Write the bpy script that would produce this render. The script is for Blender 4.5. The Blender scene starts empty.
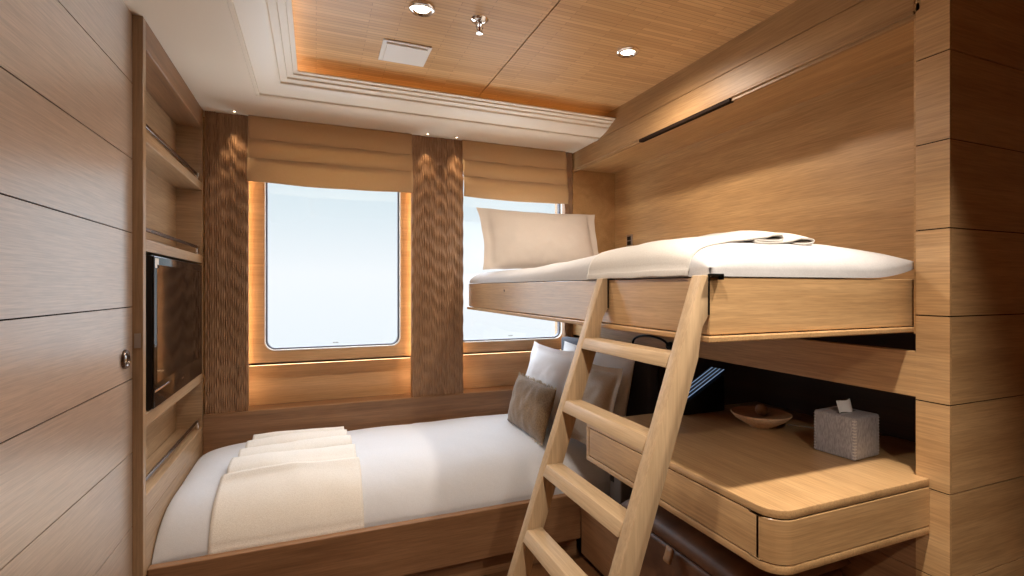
import bpy, bmesh, math, random
from mathutils import Vector, Matrix, noise

random.seed(7)
scene = bpy.context.scene
col = scene.collection
PI = math.pi

# ------------------------------------------------------------------ materials
def lin(c):
    out = []
    for v in c:
        v = v / 255.0
        out.append(v / 12.92 if v <= 0.04045 else ((v + 0.055) / 1.055) ** 2.4)
    return (out[0], out[1], out[2], 1.0)

def new_mat(name):
    m = bpy.data.materials.new(name)
    m.use_nodes = True
    nt = m.node_tree
    b = nt.nodes['Principled BSDF']
    return m, nt, b

def plain(name, rgb, rough=0.5, metal=0.0, spec=0.5, emit=None, emit_s=0.0, coat=0.0):
    m, nt, b = new_mat(name)
    b.inputs['Base Color'].default_value = lin(rgb)
    b.inputs['Roughness'].default_value = rough
    b.inputs['Metallic'].default_value = metal
    b.inputs['Specular IOR Level'].default_value = spec
    b.inputs['Coat Weight'].default_value = coat
    if emit:
        b.inputs['Emission Color'].default_value = lin(emit)
        b.inputs['Emission Strength'].default_value = emit_s
    return m

def coords(nt, scale, rot=(0, 0, 0)):
    tc = nt.nodes.new('ShaderNodeTexCoord')
    mp = nt.nodes.new('ShaderNodeMapping')
    mp.inputs['Scale'].default_value = scale
    mp.inputs['Rotation'].default_value = rot
    nt.links.new(tc.outputs['Object'], mp.inputs['Vector'])
    return mp.outputs['Vector']

def noise_tex(nt, vec, scale, detail=5, rough=0.6, dist=0.0):
    n = nt.nodes.new('ShaderNodeTexNoise')
    n.inputs['Scale'].default_value = scale
    n.inputs['Detail'].default_value = detail
    n.inputs['Roughness'].default_value = rough
    n.inputs['Distortion'].default_value = dist
    nt.links.new(vec, n.inputs['Vector'])
    return n.outputs['Fac']

def ramp(nt, fac, stops):
    r = nt.nodes.new('ShaderNodeValToRGB')
    e = r.color_ramp.elements
    while len(e) < len(stops):
        e.new(0.5)
    for i, (p, c) in enumerate(stops):
        e[i].position = p
        e[i].color = c
    nt.links.new(fac, r.inputs['Fac'])
    return r.outputs['Color']

def mix(nt, a, b, fac, mode='MIX'):
    n = nt.nodes.new('ShaderNodeMix')
    n.data_type = 'RGBA'
    n.blend_type = mode
    n.inputs[0].default_value = fac if not hasattr(fac, 'links') else 0.5
    if hasattr(fac, 'links'):
        nt.links.new(fac, n.inputs[0])
    for s, v in ((6, a), (7, b)):
        if hasattr(v, 'links'):
            nt.links.new(v, n.inputs[s])
        else:
            n.inputs[s].default_value = v
    return n.outputs[2]

def bump(nt, b, fac, strength, dist=0.002):
    n = nt.nodes.new('ShaderNodeBump')
    n.inputs['Strength'].default_value = strength
    n.inputs['Distance'].default_value = dist
    nt.links.new(fac, n.inputs['Height'])
    nt.links.new(n.outputs['Normal'], b.inputs['Normal'])

def wood(name, dark, light, axis='X', rough=0.45, across=14, fine=150, spec=0.5, fleck=0.25, bump_s=0.12, coat=0.0, wave=0.25, coat_ior=1.5, coat_rough=0.2):
    m, nt, b = new_mat(name)
    i = 'XYZH'.index(axis)
    def sc(al, ac):
        if i == 3:
            return (al, al, ac)
        s = [ac, ac, ac]
        s[i] = al
        return tuple(s)
    big = noise_tex(nt, coords(nt, sc(0.7, across)), 1.0, 4, 0.55, wave)
    fib = noise_tex(nt, coords(nt, sc(5.0, fine)), 1.0, 3, 0.6)
    por = noise_tex(nt, coords(nt, sc(14.0, fine * 2.2)), 1.0, 2, 0.5)
    c = ramp(nt, big, [(0.3, lin(dark)), (0.7, lin(light))])
    f = ramp(nt, fib, [(0.35, (0.55, 0.5, 0.45, 1)), (0.65, (1.12, 1.1, 1.08, 1))])
    c = mix(nt, c, f, fleck * 1.6, 'MULTIPLY')
    p = ramp(nt, por, [(0.40, (0.6, 0.55, 0.5, 1)), (0.52, (1, 1, 1, 1))])
    c = mix(nt, c, p, fleck, 'MULTIPLY')
    nt.links.new(c, b.inputs['Base Color'])
    b.inputs['Roughness'].default_value = rough
    b.inputs['Specular IOR Level'].default_value = spec
    b.inputs['Coat Weight'].default_value = coat
    b.inputs['Coat Roughness'].default_value = coat_rough
    b.inputs['Coat IOR'].default_value = coat_ior
    bump(nt, b, fib, bump_s, 0.001)
    return m

def fabric(name, rgb, rgb2=None, weave=420, rough=0.9, sheen=0.2, bump_s=0.15, soft=None, sc=(1, 1, 1)):
    m, nt, b = new_mat(name)
    rgb2 = rgb2 or tuple(int(v * 0.94) for v in rgb)
    n = noise_tex(nt, coords(nt, sc), weave, 2, 0.6)
    c = ramp(nt, n, [(0.35, lin(rgb2)), (0.65, lin(rgb))])
    nt.links.new(c, b.inputs['Base Color'])
    b.inputs['Roughness'].default_value = rough
    b.inputs['Sheen Weight'].default_value = sheen
    b.inputs['Specular IOR Level'].default_value = 0.2
    if soft:
        n2 = noise_tex(nt, coords(nt, (1, 1, 1)), soft, 3, 0.5)
        bump(nt, b, n2, bump_s, 0.01)
    else:
        bump(nt, b, n, bump_s, 0.001)
    return m

OAK_D, OAK_L = (188, 148, 101), (211, 171, 122)
M = {}
for ax in 'XYZ':
    M['oak' + ax] = wood('oak_' + ax, OAK_D, OAK_L, ax, 0.42, coat=0.4)
    M['niche' + ax] = wood('niche_oak_' + ax, (180, 138, 88), (204, 162, 110), ax, 0.45, across=9, wave=0.8)
    M['brown' + ax] = wood('brown_oak_' + ax, (128, 92, 62), (164, 122, 86), ax, 0.45, across=18)
    M['shelf' + ax] = wood('shelf_oak_' + ax, (162, 130, 96), (188, 156, 120), ax, 0.4, coat=0.3)
    M['ladder' + ax] = wood('ladder_oak_' + ax, (180, 152, 117), (198, 169, 133), ax, 0.4, across=20, fleck=0.18)
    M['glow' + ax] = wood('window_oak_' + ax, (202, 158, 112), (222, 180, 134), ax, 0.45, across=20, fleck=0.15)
M['lacquer'] = wood('lacquered_oak', OAK_D, OAK_L, 'Y', 0.42, coat=1.0, coat_ior=3.0, coat_rough=0.25)
M['fascia'] = wood('fascia_oak', (160, 122, 80), (182, 144, 98), 'Y', 0.5)
M['oakH'] = wood('oak_H', OAK_D, OAK_L, 'H', 0.42, coat=0.4)
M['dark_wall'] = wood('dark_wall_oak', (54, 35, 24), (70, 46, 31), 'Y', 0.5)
M['door'] = wood('door_oak', (186, 164, 146), (193, 171, 153), 'Y', 0.36, across=40, fine=190, fleck=0.40, bump_s=0.5, spec=0.6, coat=1.0, coat_ior=3.3, coat_rough=0.30)
M['column'] = wood('column_oak', (142, 106, 76), (168, 130, 96), 'Z', 0.5, across=60)
M['groove'] = plain('groove_dark', (38, 24, 15), 0.8, spec=0.1)
M['white_paint'] = plain('white_paint', (238, 222, 200), 0.45)
M['white_plastic'] = plain('white_plastic', (232, 224, 214), 0.4)
M['chrome'] = plain('chrome', (225, 220, 215), 0.12, 1.0)
M['steel'] = plain('brushed_steel', (190, 182, 175), 0.3, 1.0)
M['bronze'] = plain('dark_bronze', (118, 104, 96), 0.25, 1.0)
M['black_metal'] = plain('black_metal', (22, 20, 20), 0.35, 0.6)
M['black_plastic'] = plain('black_plastic', (12, 11, 11), 0.35)
M['tv_bezel'] = plain('tv_gloss', (24, 18, 15), 0.12, spec=0.6)
M['tv_screen'] = plain('tv_screen', (26, 17, 13), 0.09, spec=0.8)
M['rubber'] = plain('window_gasket', (92, 92, 100), 0.5)
M['jamb'] = plain('window_jamb', (235, 228, 220), 0.4)
M['lens'] = plain('lamp_lens', (255, 240, 215), 0.4, emit=(255, 236, 205), emit_s=9.0)
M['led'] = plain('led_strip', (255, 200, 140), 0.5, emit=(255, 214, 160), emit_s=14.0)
M['ledge_led'] = plain('ledge_led', (255, 200, 140), 0.5, emit=(255, 214, 160), emit_s=5.0)
M['cove_led'] = plain('cove_led', (255, 200, 140), 0.5, emit=(255, 205, 140), emit_s=3.0)
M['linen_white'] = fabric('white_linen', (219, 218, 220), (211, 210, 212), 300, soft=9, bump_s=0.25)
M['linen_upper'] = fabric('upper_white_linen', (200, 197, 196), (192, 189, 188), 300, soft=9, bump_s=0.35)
M['linen_warm'] = fabric('warm_white_linen', (220, 209, 198), (214, 203, 192), 300, soft=8, bump_s=0.2)
M['pillow_white'] = fabric('white_cotton', (247, 247, 249), (241, 241, 243), 300, soft=14, bump_s=0.3)
M['throw_beige'] = fabric('beige_weave', (243, 235, 224), (226, 216, 203), 260, sc=(1, 1.6, 1), bump_s=0.5)
M['throw_cream'] = fabric('cream_weave', (212, 206, 198), (202, 195, 186), 320, bump_s=0.4)
M['taupe'] = fabric('taupe_satin', (168, 146, 122), (156, 134, 110), 200, rough=0.4, soft=10, bump_s=0.3)
M['moss'] = fabric('brown_boucle', (134, 104, 70), (100, 76, 48), 160, sheen=0.4, bump_s=0.8)
M['fringe'] = fabric('fringe_brown', (220, 206, 182), (196, 180, 152), 200)
M['shade'] = fabric('blind_linen', (208, 177, 140), (198, 167, 130), 300, sc=(1, 1, 1))
M['grey_fabric'] = fabric('slate_upholstery', (74, 76, 86), (62, 64, 74), 320)
M['dark_fabric'] = M['grey_fabric']
M['tissue'] = plain('tissue_paper', (248, 248, 248), 0.9)
M['bowl'] = wood('bowl_wood', (226, 192, 158), (236, 206, 174), 'X', 0.5, across=30)
M['bowl_in'] = wood('bowl_inside', (160, 120, 86), (180, 138, 102), 'X', 0.5, across=30)
M['ball'] = plain('ball_wood', (140, 104, 74), 0.35)
M['grey_paint'] = plain('grey_paint', (120, 112, 106), 0.45)
M['cable'] = plain('grey_cable', (120, 108, 96), 0.5)
M['stitch'] = plain('stitch_white', (214, 210, 206), 0.8)
M['bulb'] = plain('small_led', (255, 230, 190), 0.4, emit=(255, 225, 180), emit_s=14.0)

# translucent blind cloth
nt = M['shade'].node_tree
b = nt.nodes['Principled BSDF']
tr = nt.nodes.new('ShaderNodeBsdfTranslucent')
tr.inputs['Color'].default_value = lin((222, 186, 138))
mx = nt.nodes.new('ShaderNodeMixShader')
mx.inputs[0].default_value = 0.3
nt.links.new(b.outputs[0], mx.inputs[1]); nt.links.new(tr.outputs[0], mx.inputs[2])
nt.links.new(mx.outputs[0], nt.nodes['Material Output'].inputs['Surface'])

# ceiling bamboo strips
m, nt, b = new_mat('bamboo_ceiling')
br = nt.nodes.new('ShaderNodeTexBrick')
br.inputs['Color1'].default_value = lin((198, 153, 102))
br.inputs['Color2'].default_value = lin((216, 172, 120))
br.inputs['Mortar'].default_value = lin((160, 116, 74))
br.inputs['Scale'].default_value = 1.0
br.inputs['Mortar Size'].default_value = 0.0012
br.inputs['Mortar Smooth'].default_value = 0.6
br.inputs['Brick Width'].default_value = 0.31
br.inputs['Row Height'].default_value = 0.021
br.offset = 0.37
nt.links.new(coords(nt, (1, 1, 1)), br.inputs['Vector'])
fib = noise_tex(nt, coords(nt, (3, 120, 120)), 1.0, 4, 0.65)
f = ramp(nt, fib, [(0.3, (0.72, 0.68, 0.62, 1)), (0.7, (1.1, 1.08, 1.06, 1))])
c = mix(nt, br.outputs['Color'], f, 0.6, 'MULTIPLY')
nt.links.new(c, b.inputs['Base Color'])
b.inputs['Roughness'].default_value = 0.42
b.inputs['Specular IOR Level'].default_value = 0.3
M['ceiling'] = m

# floor planks
M['floor'] = wood('floor_oak', (92, 60, 36), (124, 84, 52), 'X', 0.4, across=10)

# leather
m, nt, b = new_mat('brown_leather')
n = noise_tex(nt, coords(nt, (1, 1, 1)), 7, 5, 0.6)
c = ramp(nt, n, [(0.35, lin((88, 56, 34))), (0.68, lin((124, 84, 54)))])
nt.links.new(c, b.inputs['Base Color'])
b.inputs['Roughness'].default_value = 0.5
n2 = noise_tex(nt, coords(nt, (1, 1, 1)), 160, 2, 0.6)
bump(nt, b, n2, 0.25, 0.001)
M['leather'] = m
M['leather_tab'] = plain('leather_tab', (164, 120, 76), 0.5)

# grey hide of the tissue box
m, nt, b = new_mat('grey_shagreen')
n = noise_tex(nt, coords(nt, (260, 260, 60)), 1.0, 3, 0.6)
c = ramp(nt, n, [(0.35, lin((142, 142, 148))), (0.65, lin((184, 184, 190)))])
nt.links.new(c, b.inputs['Base Color'])
b.inputs['Roughness'].default_value = 0.42
bump(nt, b, n, 0.3, 0.001)
M['hide'] = m

# phone screen: slanting reflections painted as glowing bars on a dark display
m, nt, b = new_mat('reflection_display')
wv = nt.nodes.new('ShaderNodeTexWave')
wv.bands_direction = 'Y'
wv.inputs['Scale'].default_value = 14.0
nt.links.new(coords(nt, (1, 1, 1)), wv.inputs['Vector'])
c = ramp(nt, wv.outputs['Fac'], [(0.62, lin((8, 12, 22))), (0.8, lin((60, 96, 150))), (0.95, lin((176, 200, 226)))])
nt.links.new(c, b.inputs['Emission Color'])
b.inputs['Emission Strength'].default_value = 0.5
b.inputs['Base Color'].default_value = lin((10, 12, 18))
b.inputs['Roughness'].default_value = 0.1
M['display'] = m

# window glass
m = bpy.data.materials.new('window_glass'); m.use_nodes = True
nt = m.node_tree
for n in list(nt.nodes):
    if n.type == 'BSDF_PRINCIPLED':
        nt.nodes.remove(n)
t = nt.nodes.new('ShaderNodeBsdfTransparent'); t.inputs['Color'].default_value = (0.97, 0.985, 0.99, 1)
g = nt.nodes.new('ShaderNodeBsdfGlossy'); g.inputs['Roughness'].default_value = 0.03
mx = nt.nodes.new('ShaderNodeMixShader'); mx.inputs[0].default_value = 0.05
nt.links.new(t.outputs[0], mx.inputs[1]); nt.links.new(g.outputs[0], mx.inputs[2])
nt.links.new(mx.outputs[0], nt.nodes['Material Output'].inputs['Surface'])
M['glass'] = m

# ------------------------------------------------------------------ mesh helpers
class MB:
    def __init__(self):
        self.bm = bmesh.new()

    def poly(self, vs, fs):
        bv = [self.bm.verts.new(v) for v in vs]
        for f in fs:
            try:
                self.bm.faces.new([bv[i] for i in f])
            except ValueError:
                pass
        return bv

    def box(self, x0, x1, y0, y1, z0, z1, bev=0.0, seg=2):
        tmp = bmesh.new()
        vs = [tmp.verts.new(p) for p in ((x0, y0, z0), (x1, y0, z0), (x1, y1, z0), (x0, y1, z0),
                                         (x0, y0, z1), (x1, y0, z1), (x1, y1, z1), (x0, y1, z1))]
        for f in ((3, 2, 1, 0), (4, 5, 6, 7), (0, 1, 5, 4), (1, 2, 6, 5), (2, 3, 7, 6), (3, 0, 4, 7)):
            tmp.faces.new([vs[i] for i in f])
        if bev > 0:
            bmesh.ops.bevel(tmp, geom=list(tmp.edges), offset=bev, segments=seg, profile=0.5, affect='EDGES')
        self.absorb(tmp)
        return self

    def absorb(self, tmp, mat=None):
        if mat is not None:
            bmesh.ops.transform(tmp, matrix=mat, verts=tmp.verts)
        me = bpy.data.meshes.new('tmp')
        tmp.to_mesh(me); tmp.free()
        self.bm.from_mesh(me)
        bpy.data.meshes.remove(me)

    def prism(self, prof, axis, a0, a1, bev=0.0, seg=2, bev_all=False):
        """profile of 2D points extruded along axis; the points are the two other coordinates in xyz order"""
        tmp = bmesh.new()
        def P(p, a):
            q = list(p); q.insert('xyz'.index(axis), a)
            return q
        A = [tmp.verts.new(P(p, a0)) for p in prof]
        B = [tmp.verts.new(P(p, a1)) for p in prof]
        n = len(prof)
        tmp.faces.new(A); tmp.faces.new(B[::-1])
        for i in range(n):
            j = (i + 1) % n
            tmp.faces.new((A[j], A[i], B[i], B[j]))
        bmesh.ops.recalc_face_normals(tmp, faces=tmp.faces)
        if bev > 0:
            bmesh.ops.bevel(tmp, geom=list(tmp.edges), offset=bev, segments=seg, profile=0.5, affect='EDGES')
        self.absorb(tmp)
        return self

    def tube(self, pts, r, n=10, caps=True):
        pts = [Vector(p) for p in pts]
        rings = []
        up = Vector((0, 0, 1))
        for i, p in enumerate(pts):
            d = (pts[min(i + 1, len(pts) - 1)] - pts[max(i - 1, 0)]).normalized()
            u = d.cross(up)
            if u.length < 1e-3:
                u = d.cross(Vector((1, 0, 0)))
            u.normalize(); w = d.cross(u).normalized()
            rr = r[i] if isinstance(r, (list, tuple)) else r
            rings.append([self.bm.verts.new(p + (u * math.cos(2 * PI * k / n) + w * math.sin(2 * PI * k / n)) * rr) for k in range(n)])
        for a, b2 in zip(rings, rings[1:]):
            for k in range(n):
                self.bm.faces.new((a[k], a[(k + 1) % n], b2[(k + 1) % n], b2[k]))
        if caps:
            self.bm.faces.new(rings[0][::-1]); self.bm.faces.new(rings[-1])
        return self

    def lathe(self, prof, center, n=32, mat=None):
        """prof: (r, z) points, revolved about z through center"""
        tmp = bmesh.new()
        rings = []
        for r, z in prof:
            if r < 1e-6:
                rings.append([tmp.verts.new((0, 0, z))])
            else:
                rings.append([tmp.verts.new((r * math.cos(2 * PI * k / n), r * math.sin(2 * PI * k / n), z)) for k in range(n)])
        for a, b2 in zip(rings, rings[1:]):
            for k in range(n):
                k2 = (k + 1) % n
                if len(a) == 1 and len(b2) == 1:
                    continue
                if len(a) == 1:
                    tmp.faces.new((a[0], b2[k2], b2[k]))
                elif len(b2) == 1:
                    tmp.faces.new((a[k], a[k2], b2[0]))
                else:
                    tmp.faces.new((a[k], a[k2], b2[k2], b2[k]))
        bmesh.ops.recalc_face_normals(tmp, faces=tmp.faces)
        T = Matrix.Translation(Vector(center))
        self.absorb(tmp, T @ mat if mat is not None else T)
        return self

    def grid(self, fn, nu, nv, close_u=False):
        V = [[self.bm.verts.new(fn(i / nu, j / nv)) for j in range(nv + 1)] for i in range(nu + 1)]
        for i in range(nu):
            for j in range(nv):
                self.bm.faces.new((V[i][j], V[i + 1][j], V[i + 1][j + 1], V[i][j + 1]))
        return V

    def build(self, name, mat, parent=None, loc=None, smooth=None, weld=False):
        bm = self.bm
        if weld:
            bmesh.ops.remove_doubles(bm, verts=bm.verts, dist=1e-5)
            bmesh.ops.recalc_face_normals(bm, faces=bm.faces)
        base = Vector(loc) if loc is not None else (Vector(parent['_base']) if parent is not None and '_base' in parent else Vector((0, 0, 0)))
        bmesh.ops.translate(bm, vec=-base, verts=bm.verts)
        me = bpy.data.meshes.new(name)
        bm.to_mesh(me); bm.free()
        me.materials.append(mat)
        if smooth is not None:
            me.shade_smooth()
            me.set_sharp_from_angle(angle=math.radians(smooth))
        o = bpy.data.objects.new(name, me)
        col.objects.link(o)
        if parent is not None:
            o.parent = parent
        else:
            o.location = base
        o['_base'] = tuple(base)
        return o

def tag(o, label=None, cat=None, group=None, kind=None):
    if label: o['label'] = label
    if cat: o['category'] = cat
    if group: o['group'] = group
    if kind: o['kind'] = kind
    return o

def thing(name, loc, label, cat, group=None):
    o = bpy.data.objects.new(name, None)
    o.empty_display_size = 0.05
    col.objects.link(o)
    o.location = loc
    o['_base'] = tuple(loc)
    return tag(o, label, cat, group)

def struct(o, label=None, cat=None):
    return tag(o, label, cat, None, 'structure')

def copy_tree(o, loc, label):
    c = o.copy(); col.objects.link(c)
    c.location = loc; c['label'] = label
    for ch in list(o.children):
        d = ch.copy(); col.objects.link(d); d.parent = c
        for g2 in list(ch.children):
            e = g2.copy(); col.objects.link(e); e.parent = d
    return c

def nz(x, y, z=0.0):
    return noise.noise(Vector((x, y, z)))

# ------------------------------------------------------------------ layout numbers (metres)
XS = -0.55          # front of the shelf wall
XD = -0.58          # face of the sliding door
YB = 3.0            # face of the carved columns
XF = 1.647          # face of the right-hand joinery
XN = 1.987          # back of the bunk niche
ZS = 2.23           # white soffit
ZC = 2.36           # wooden ceiling
YT0, YT1 = 0.826, 0.91   # end partition
CAMZ = 1.30

# ------------------------------------------------------------------ room shell
struct(MB().box(-0.9, 2.9, -1.5, 3.35, -0.05, 0).build('floor', M['floor']), 'dark oak plank floor between the lower bed and the leather ottoman', 'floor')

mb = MB()
mb.box(-0.2, 0.832, -1.5, 3.2, ZC, ZC + 0.02)
mb.box(0.838, 1.75, -1.5, 3.2, ZC, ZC + 0.02)
ce = struct(mb.build('ceiling', M['ceiling']), 'bamboo panelled ceiling with a thin seam between its two panels', 'ceiling')
MB().box(-0.2, 1.75, -1.5, 3.2, ZC + 0.02, ZC + 0.04).build('backing', M['groove'], ce)

# white stepped soffit, left and back, mitred at the corner
prof = [(0.0, 2.306), (0.0, 2.301), (0.018, 2.297), (0.020, 2.291), (0.045, 2.286), (0.048, 2.279), (0.074, 2.272), (0.078, 2.264),
        (0.110, 2.252), (0.140, 2.244), (0.172, 2.238), (0.175, ZS), (0.186, ZS), (0.186, ZS + 0.004), (0.190, ZS + 0.004), (0.190, ZS)]
XT, YT = -0.08, 2.48
mb = MB()
rows = []
for d, z in prof + [(0.62, ZS)]:
    rows.append([mb.bm.verts.new((XT - d, -1.5, z)), mb.bm.verts.new((XT - d, YT + d, z)), mb.bm.verts.new((XF, YT + d, z))])
for a, b2 in zip(rows, rows[1:]):
    mb.bm.faces.new((a[0], b2[0], b2[1], a[1])); mb.bm.faces.new((a[1], b2[1], b2[2], a[2]))
# top lip and upstand behind the moulding
top = [(0.0, 2.306), (0.03, 2.302), (0.09, 2.278), (0.62, 2.278)]
rows2 = [[mb.bm.verts.new((XT - d, -1.5, z)), mb.bm.verts.new((XT - d, YT + d, z)), mb.bm.verts.new((XF, YT + d, z))] for d, z in top]
for a, b2 in zip(rows2, rows2[1:]):
    mb.bm.faces.new((a[1], b2[1], b2[0], a[0])); mb.bm.faces.new((a[2], b2[2], b2[1], a[1]))
struct(mb.build('trim_1', M['white_paint'], smooth=25, weld=True), 'white stepped ceiling moulding and soffit around the wooden ceiling', 'moulding')
# cove light strip lying behind the moulding
mb = MB()
mb.box(XT - 0.115, XT - 0.10, -1.4, YT + 0.105, 2.279, 2.286)
mb.box(XT - 0.10, XF - 0.05, YT + 0.10, YT + 0.115, 2.279, 2.286)
struct(mb.build('trim_2', M['cove_led']), 'warm light strip hidden on the moulding top', 'light strip')

# walls that close the room
struct(MB().box(-0.9, 2.9, -1.56, -1.5, 0, 2.5).build('wall_front', M['shelfX']), 'oak wall at the near end of the cabin', 'wall')
struct(MB().box(-0.74, -0.70, 2.0, 3.35, 0, 2.5).build('wall_left', M['shelfY']), 'oak wall behind the left shelves', 'wall')
struct(MB().box(2.84, 2.9, -1.5, 0.83, 0, 2.5).build('wall_side', M['oakY']), 'oak wall right of the partition', 'wall')
mb = MB()
mb.box(1.75, 2.9, -1.5, 0.9, 2.36, 2.4)
struct(mb.build('ceiling_side', M['ceiling']), 'ceiling right of the partition', 'ceiling')

# back wall with the two window openings (outer skin)
W1 = (-0.270, 0.484, 0.945, 2.06)
W2 = (0.85, 1.604, 0.945, 2.06)
YG = 3.11
def rounded(x0, x1, z0, z1, r, n=8):
    pts = []
    for cx, cz, a0 in ((x1 - r, z1 - r, 0), (x0 + r, z1 - r, 90), (x0 + r, z0 + r, 180), (x1 - r, z0 + r, 270)):
        for k in range(n + 1):
            a = math.radians(a0 + 90 * k / n)
            pts.append((cx + r * math.cos(a), cz + r * math.sin(a)))
    return pts

def ring_plate(mb, outer, inner, y0, y1):
    """flat plate between two outlines with the same number of points, y0 front to y1 back"""
    n = len(outer)
    vo0 = [mb.bm.verts.new((x, y0, z)) for x, z in outer]; vi0 = [mb.bm.verts.new((x, y0, z)) for x, z in inner]
    vo1 = [mb.bm.verts.new((x, y1, z)) for x, z in outer]; vi1 = [mb.bm.verts.new((x, y1, z)) for x, z in inner]
    for i in range(n):
        j = (i + 1) % n
        mb.bm.faces.new((vo0[i], vi0[i], vi0[j], vo0[j]))
        mb.bm.faces.new((vo1[j], vi1[j], vi1[i], vo1[i]))
        mb.bm.faces.new((vi0[i], vi1[i], vi1[j], vi0[j]))
        mb.bm.faces.new((vo0[j], vo1[j], vo1[i], vo0[i]))

def rect_like(x0, x1, z0, z1, n=8):
    """rectangle outline sampled like rounded(), so that it pairs up with it"""
    pts = []
    for cx, cz in ((x1, z1), (x0, z1), (x0, z0), (x1, z0)):
        pts += [(cx, cz)] * (n + 1)
    return pts

def ring_plate_rect(mb, rect, inner, y0, y1):
    n = 8
    x0, x1, z0, z1 = rect
    outer = []
    ins = inner
    for ci, (cx, cz) in enumerate(((x1, z1), (x0, z1), (x0, z0), (x1, z0))):
        for k in range(n + 1):
            px, pz = ins[ci * (n + 1) + k]
            t = k / n
            # walk round the corner of the rectangle
            if ci == 0: q = (cx, pz + (cz - pz) * t * 2) if t < 0.5 else (cx + (px - cx) * (t * 2 - 1), cz)
            elif ci == 1: q = (px + (cx - px) * t * 2, cz) if t < 0.5 else (cx, cz + (pz - cz) * (t * 2 - 1))
            elif ci == 2: q = (cx, pz + (cz - pz) * t * 2) if t < 0.5 else (cx + (px - cx) * (t * 2 - 1), cz)
            else: q = (px + (cx - px) * t * 2, cz) if t < 0.5 else (cx, cz + (pz - cz) * (t * 2 - 1))
            outer.append(q)
    ring_plate(mb, outer, inner, y0, y1)

for idx, (w, bay) in enumerate(((W1, (-0.345, 0.542)), (W2, (0.859, 1.66)))):
    x0, x1, z0, z1 = w
    root = bpy.data.objects.new('window_%d' % (idx + 1), None)
    col.objects.link(root); root.location = ((x0 + x1) / 2, YG, z0); root['_base'] = tuple(root.location)
    struct(root, ['larger left window with rounded corners over the bed end', 'right window partly hidden by the bunk pillow'][idx], 'window')
    mb = MB()
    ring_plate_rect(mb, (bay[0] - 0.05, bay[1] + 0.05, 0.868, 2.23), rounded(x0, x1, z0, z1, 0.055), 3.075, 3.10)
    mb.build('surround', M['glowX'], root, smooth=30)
    mb = MB()
    ring_plate(mb, rounded(x0 + 0.0, x1 - 0.0, z0 + 0.0, z1, 0.055), rounded(x0 + 0.005, x1 - 0.005, z0 + 0.005, z1 - 0.005, 0.051), 3.071, 3.105)
    mb.build('jamb', M['jamb'], root, smooth=30)
    mb = MB()
    ring_plate(mb, rounded(x0 + 0.004, x1 - 0.004, z0 + 0.004, z1 - 0.004, 0.052), rounded(x0 + 0.014, x1 - 0.014, z0 + 0.014, z1 - 0.014, 0.044), 3.095, 3.125)
    mb.build('gasket', M['rubber'], root, smooth=30)
    mb = MB()
    mb.box(x0 + 0.008, x1 - 0.008, 3.112, 3.116, z0 + 0.008, z1 - 0.008)
    mb.build('pane', M['glass'], root)
    mb = MB()
    for k in range(4):
        xx = (x0 + x1) / 2 - 0.014 + k * 0.008
        mb.box(xx, xx + 0.005, 3.1105, 3.112, z0 + 0.028, z0 + 0.034)
    mb.build('etched_mark', M['grey_paint'], root)
    # lower recess: a panel set back under the window, curving at its ends, and a ledge
    mb = MB()
    mb.box(bay[0] - 0.06, bay[1] + 0.06, 3.15, 3.17, 0.60, 0.90)
    mb.build('recess_panel', M['glowX'], root)
    mb = MB()
    mb.box(bay[0] - 0.06, bay[1] + 0.06, 3.075, 3.15, 0.868, 0.88)
    mb.build('ledge', M['glowX'], root)
    # light strips concealed behind the column edges and up under the ledge
    mb = MB()
    for sx, d in ((bay[0], -1), (bay[1], 1)):
        xx = sx + d * 0.022
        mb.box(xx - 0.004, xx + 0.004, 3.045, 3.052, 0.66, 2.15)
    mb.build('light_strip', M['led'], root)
    mb = MB()
    mb.box(bay[0], bay[1], 3.0785, 3.0810, 0.8655, 0.8678)
    mb.build('ledge_light', M['ledge_led'], root)

mb = MB()
Y0, Y1 = 3.126, 3.17
mb.box(-0.9, W1[0] - 0.0, Y0 + 0.045, 3.19, 0, 2.5)
mb.box(W1[1], W2[0], Y0 + 0.045, 3.19, 0, 2.5)
mb.box(W2[1], 2.9, Y0 + 0.045, 3.19, 0, 2.5)
for w in (W1, W2):
    mb.box(w[0], w[1], Y0 + 0.045, 3.19, 0, w[2]); mb.box(w[0], w[1], Y0 + 0.045, 3.19, w[3], 2.5)
mb.box(-0.9, W1[0] - 0.0, 3.10, 3.17, 0.90, 2.3)
mb.box(W1[1], W2[0], 3.10, 3.17, 0.90, 2.3)
mb.box(W2[1], 1.70, 3.10, 3.17, 0.90, 2.3)
for w in (W1, W2):
    mb.box(w[0], w[1], 3.10, 3.17, w[3], 2.3)
    mb.box(w[0], w[1], 3.126, 3.17, 0.90, w[2])
struct(mb.build('wall_back', M['shelfX']), 'hull wall around the two windows', 'wall')

# carved columns: ribbed, every rib swelling in a drifting wave
def column(name, x0, x1, z0, z1, label, pitch=0.0105):
    mb = MB()
    nx = int((x1 - x0) / pitch) * 6
    nzs = int((z1 - z0) / 0.012)
    def fn(u, v):
        x = x0 + (x1 - x0) * u
        z = z0 + (z1 - z0) * v
        r = (x - x0) / pitch
        k = math.floor(r)
        fr = r - k
        ph = 2.6 * nz(k * 0.23, 3.1) * 2 + 1.7 * nz(k * 0.61, z * 2.3, 5.0) + 0.55 * k * (1 if nz(k * 0.09, 9.0) > 0 else -1) * 0.6
        amp = 0.0048 + 0.0046 * math.sin(z * 2 * PI / 0.105 + ph)
        h = max(0.0, math.sin(PI * fr)) ** 0.7
        return (x, YB - amp * h, z)
    V = mb.grid(fn, nx, nzs)
    # sides and back
    mb.box(x0, x1, YB + 0.0005, YB + 0.04, z0, z1)
    o = mb.build(name, M['column'], smooth=60)
    return struct(o, label, 'carved column')

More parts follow.
